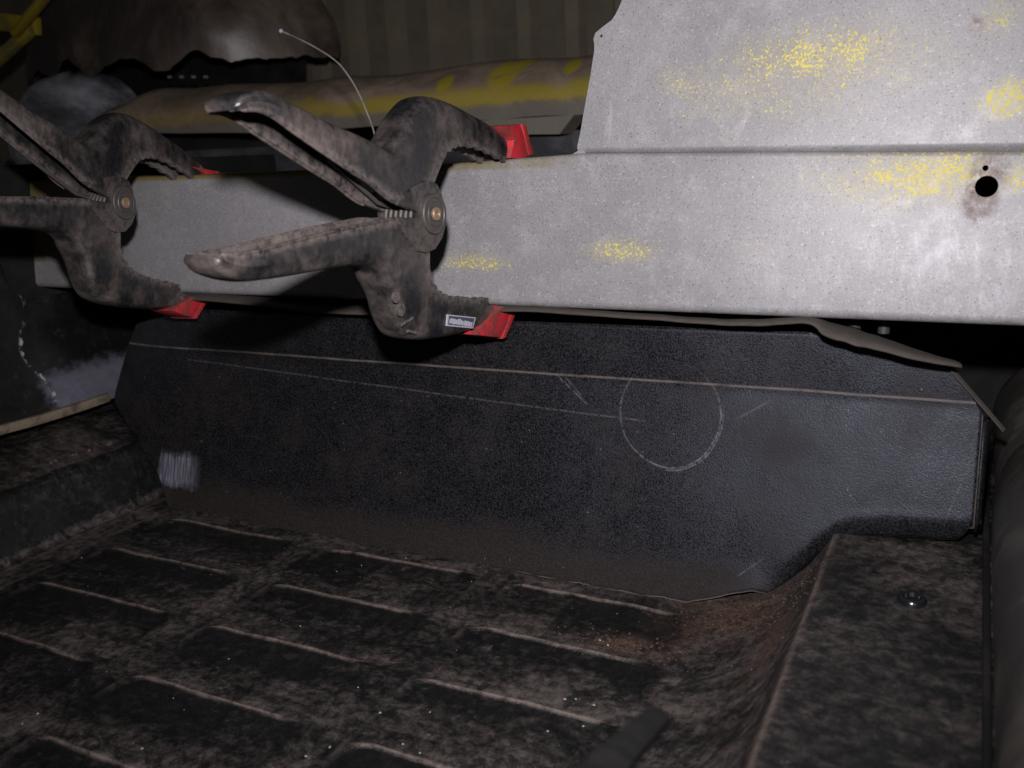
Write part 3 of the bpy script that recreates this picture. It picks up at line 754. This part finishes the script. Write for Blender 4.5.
# bracket lugs under the beam
for (a, b) in (((462, 122), (578, 127)),):
    p, q_ = on_y(*a, 1.10), on_y(*b, 1.10)
    vv, ff = prism([p, Vector((q_.x, 1.10, p.z)), Vector((q_.x - .02, 1.10, p.z - .022)), Vector((p.x + .03, 1.10, p.z - .018))], Vector((0, -.012, 0)), Vector((0, .03, 0)))
    tag(mesh_obj('beam_lug', vv, ff, BEAM, bo, local=True))
wall = []
tag(mesh_obj('back_wall', [(-2.6, 1.62, .2), (1.0, 1.62, .2), (1.0, 1.62, 1.3), (-2.6, 1.62, 1.3)], [[0, 1, 2, 3]], WALLM), 'dim olive brown wall with vertical ribs', kind='structure')
bw = bpy.data.objects['back_wall']
vv = []; pr = [(-.022, .0), (-.013, -.02), (.013, -.02), (.022, .0)]
for z in (.25, .75, 1.25):
    for a, b in pr: vv.append((a, b, z))
ribm = None
for i in range(12):
    x = -1.235 + .0945 * i
    if ribm is None:
        r = mesh_obj('rib', vv, grid_faces(3, 4), RIBM, bw, 20, True); ribm = r.data
    else:
        r = bpy.data.objects.new('rib', ribm); COL.objects.link(r); r.parent = bw
    r.location = (x, 1.619, 0)
# wheel arch: swollen dusty dome with a torn edge, dark inner liner and a bulge with painted sheen below
arch = empty('wheel_arch', (-1.35, 1.35, .30), 'dusty brown wheel arch with ragged black opening at the upper left', 'wheel arch')
v = []; NU, NV = 140, 40
for i in range(NU):
    a = math.pi * (.02 + .96 * i / (NU - 1))
    for j in range(NV):
        t = j / (NV - 1); b = math.radians(-3 + 93 * t)
        R_ = 1 + .05 * noise.noise((i * .05, j * .11, 3))
        v.append((-1.39 + .355 * R_ * math.cos(a) * math.cos(b), 1.42 - .25 * R_ * math.sin(a) * math.cos(b), .512 + .24 * R_ * math.sin(b) + (.030 * noise.noise((i * .11, 7, 0)) + .005 * noise.noise((i * .35, 2, 0)) + .003 * noise.noise((i * 1.1, 4, 0))) * (1 - t) ** 3))
mesh_obj('arch_shell', v, grid_faces(NU, NV), ARCH, arch, 60)
v = []
for i in range(40):
    a = math.pi * (.02 + .96 * i / 39)
    for j in range(16):
        b = math.radians(-30 + 115 * j / 15)
        v.append((-1.34 + .42 * math.cos(a) * math.cos(b), 1.50 - .33 * math.sin(a) * math.cos(b), .33 + .14 * math.sin(b) + .02 * noise.noise((i * .4, j * .5, 5))))
mesh_obj('liner', v, grid_faces(40, 16), VOID, arch, 60)
v = []
for i in range(30):
    for j in range(16):
        a = math.radians(-100 + 200 * i / 29); b = math.radians(-40 + 125 * j / 15)
        v.append((-1.47 + .175 * math.sin(a) * math.cos(b) + .004 * noise.noise((i * .3, j * .3, 1)), 1.20 - .09 * math.cos(a) * math.cos(b), .375 + .125 * math.sin(b) + .006 * noise.noise((i * .25, j * .3, 5))))
mesh_obj('liner_bulge', v, grid_faces(30, 16), BLUEBLACK, arch, 60)
mesh_obj('arch_mouth_shade', [(-1.80, 1.44, .30), (-1.16, 1.44, .30), (-1.13, 1.44, .56), (-1.80, 1.44, .56)], [[0, 1, 2, 3]], VOID, arch)  # black sheet that paints the shade inside the opening
# small screw heads in the arch's dark mouth
for k in range(4):
    c0 = on_y(171 + 12 * k, 77, 1.19); vv, ff = tube([c0, c0 + Vector((0, -.006, 0))], .0022, 8); mesh_obj('screw_head', vv, ff, WIRE, arch)
# yellow struts in the top left corner
for k, (a, b, wq, lab) in enumerate((((-30, 18), (34, 26), .030, 'wide yellow painted strut running level at the top left corner'), ((-20, 72), (26, 30), .018, 'narrow yellow painted strut slanting down at the left edge'), ((10, 34), (62, -30), .012, 'thin yellow painted strut rising out of the top left corner'))):
    p, q_ = on_y(*a, 1.14 - .02 * k), on_y(*b, 1.14 - .02 * k); d = (q_ - p).normalized(); nrm = Vector((-d.z, 0, d.x)) * wq / 2
    vv, ff = prism([p + nrm, q_ + nrm, q_ - nrm, p - nrm], Vector((0, 0, 0)), Vector((0, .016, 0)))
    tag(mesh_obj('yellow_strut', vv, ff, YELLOW, bevel=.003), lab, 'strut', 'yellow struts')
# bent wire standing behind the rail
wp = [on_y(*p, .76) for p in ((281, 31), (297, 38), (318, 49), (337, 62), (350, 78), (360, 96), (368, 115), (374, 132), (380, 160), (384, 190))]
vv, ff = tube(catmull(wp, 5), .0008, 8)
wo = mesh_obj('bent_wire', vv, ff, WIRE); tag(wo, 'thin bent steel wire sticking up behind the nearer clamp', 'wire')
wb = wp[0]; vv = [wb + Vector((.0022 * math.cos(a) * math.cos(b), .0022 * math.sin(a) * math.cos(b), .0022 * math.sin(b))) for a in [i * math.pi / 4 for i in range(8)] for b in (-1.5, -.7, 0, .7, 1.5)]
mesh_obj('wire_tip', vv, grid_faces(8, 5) + [[7 * 5 + j, j, j + 1, 7 * 5 + j + 1] for j in range(4)], STK, wo)

# ------------------------------------------------------------------ right: sill tube
tb = empty('sill_tube', (.066, .40, STRIP_Z), 'dirty round sill tube running along the right edge of the floor', 'tube')
def tube_part(nm, y0, y1, r, mat):
    v = []; n = 40; st = 14
    for i in range(st + 1):
        y = y0 + (y1 - y0) * i / st; rr_ = r * (1 - .10 * (i == 0 or i == st))
        for k in range(n):
            a = 2 * math.pi * k / n; w_ = 1 + .004 * noise.noise((y * 9, math.cos(a) * 2, math.sin(a) * 2))
            v.append((.068 + rr_ * w_ * math.cos(a), y, .088 + rr_ * w_ * 1.15 * math.sin(a)))
    return mesh_obj(nm, v, grid_faces(st + 1, n, True) + [list(range(n)), list(range(len(v) - 1, len(v) - n - 1, -1))], mat, tb, 50)
tube_part('near_section', .12, .690, .0455, TUBEM); tube_part('far_section', .692, .90, .043, TUBEM)
# near-black bead put in as the shaded gap between floor strip and tube
vv, ff = tube([(.0215, .1 + .02 * i, STRIP_Z + .001 + .0012 * noise.noise((i * .7, 0, 0))) for i in range(34)], .0022, 8)
tag(mesh_obj('gap_shade_bead', vv, ff, VOID), 'thin dark bead standing in for the shaded gap between floor strip and sill tube', 'gap shade')

# ------------------------------------------------------------------ small things on the floor
c0 = on_z(912, 601, STRIP_Z)
rs = [(.0086, 0), (.0085, .0016), (.0072, .0030), (.0055, .0028), (.0046, .0006), (.0006, .0004)]
v = []
for r, z in rs:
    for k in range(24): a = 2 * math.pi * k / 24; v.append((c0.x + r * math.cos(a), c0.y + r * math.sin(a), c0.z + z))
po = mesh_obj('floor_plug', v, grid_faces(len(rs), 24, True), PLUG); tag(po, 'small glossy black plug in the floor strip beside the tube', 'plug')
# blurred strap end lying in the foreground
pts_ = [on_z(560, 815, .185), on_z(598, 776, .170), on_z(624, 748, .155), on_z(645, 727, .142), on_z(660, 712, .132)]
v = []
for i, p in enumerate(catmull(pts_, 4)):
    wq = .0062 - .0001 * i
    for a in ((-wq, .002, -.002), (-wq, .002, .0006), (0, 0, .002), (wq, -.002, .0006), (wq, -.002, -.002)): v.append(p + Vector(a))
nn = len(v) // 5
st_o = mesh_obj('strap_end', v, grid_faces(nn, 5, True) + [[0, 1, 2, 3, 4], list(range(len(v) - 1, len(v) - 6, -1))], STRAP); tag(st_o, 'blurred dark strap end reaching in at the bottom edge of the picture', 'strap')
# scattered crumbs
def crumbs(name, mat, spots, lab):
    v = []; f = []
    for (x, y, z, r) in spots:
        k = len(v); q_ = [random.uniform(.6, 1.2) for _ in range(6)]
        for d, s in zip(((1, 0, 0), (-1, 0, 0), (0, 1, 0), (0, -1, 0), (0, 0, .8), (0, 0, -.6)), q_): v.append((x + d[0] * r * s, y + d[1] * r * s, z + d[2] * r * s))
        f += [[k + a for a in t] for t in ((0, 2, 4), (2, 1, 4), (1, 3, 4), (3, 0, 4), (2, 0, 5), (1, 2, 5), (3, 1, 5), (0, 3, 5))]
    o = mesh_obj(name, v, f, mat, smooth=0); tag(o, lab, kind='stuff')
sp1 = []; sp2 = []; sp3 = []
random.seed(11)
for _ in range(60):
    x, y = random.uniform(-.70, -.09), random.uniform(.30, .60); sp1.append((x, y, floor_h(x, y)[0] + .0004, random.choice((.0003, .0004, .0005, .0008))))
for px_, py_ in ((565, 700), (576, 700), (594, 706), (548, 730), (583, 724), (642, 716), (600, 641), (608, 646), (330, 748), (306, 757), (142, 749), (38, 714), (380, 712), (403, 744), (420, 753)):
    p = on_z(px_, py_, 0); sp1.append((p.x, p.y, floor_h(p.x, p.y)[0] + .0006, .0011))
for _ in range(260):
    x, y = random.gauss(-.115, .035), random.gauss(.585, .028)
    if y < .612 and x < -.075: sp2.append((x, y, floor_h(x, y)[0] + .0005, random.uniform(.0003, .0009)))
for _ in range(60):
    x, y = random.gauss(-.20, .03), random.gauss(.532, .008); sp2.append((x, y, floor_h(x, y)[0] + .0005, random.uniform(.0005, .0011)))
for px_, py_ in ((110, 438), (108, 440), (110, 452), (76, 455), (90, 453), (74, 462), (50, 456), (55, 457)):
    p = on_x(px_, py_, -.775); sp2.append((p.x, p.y, floor_h(p.x, p.y)[0] + .001, .0030))
crumbs('pale_crumbs', CR1, sp1, 'pale grit scattered over the black floor pan')
crumbs('rust_crumbs', CR2, sp2, 'rust flakes heaped where the floor turns up beside the board')
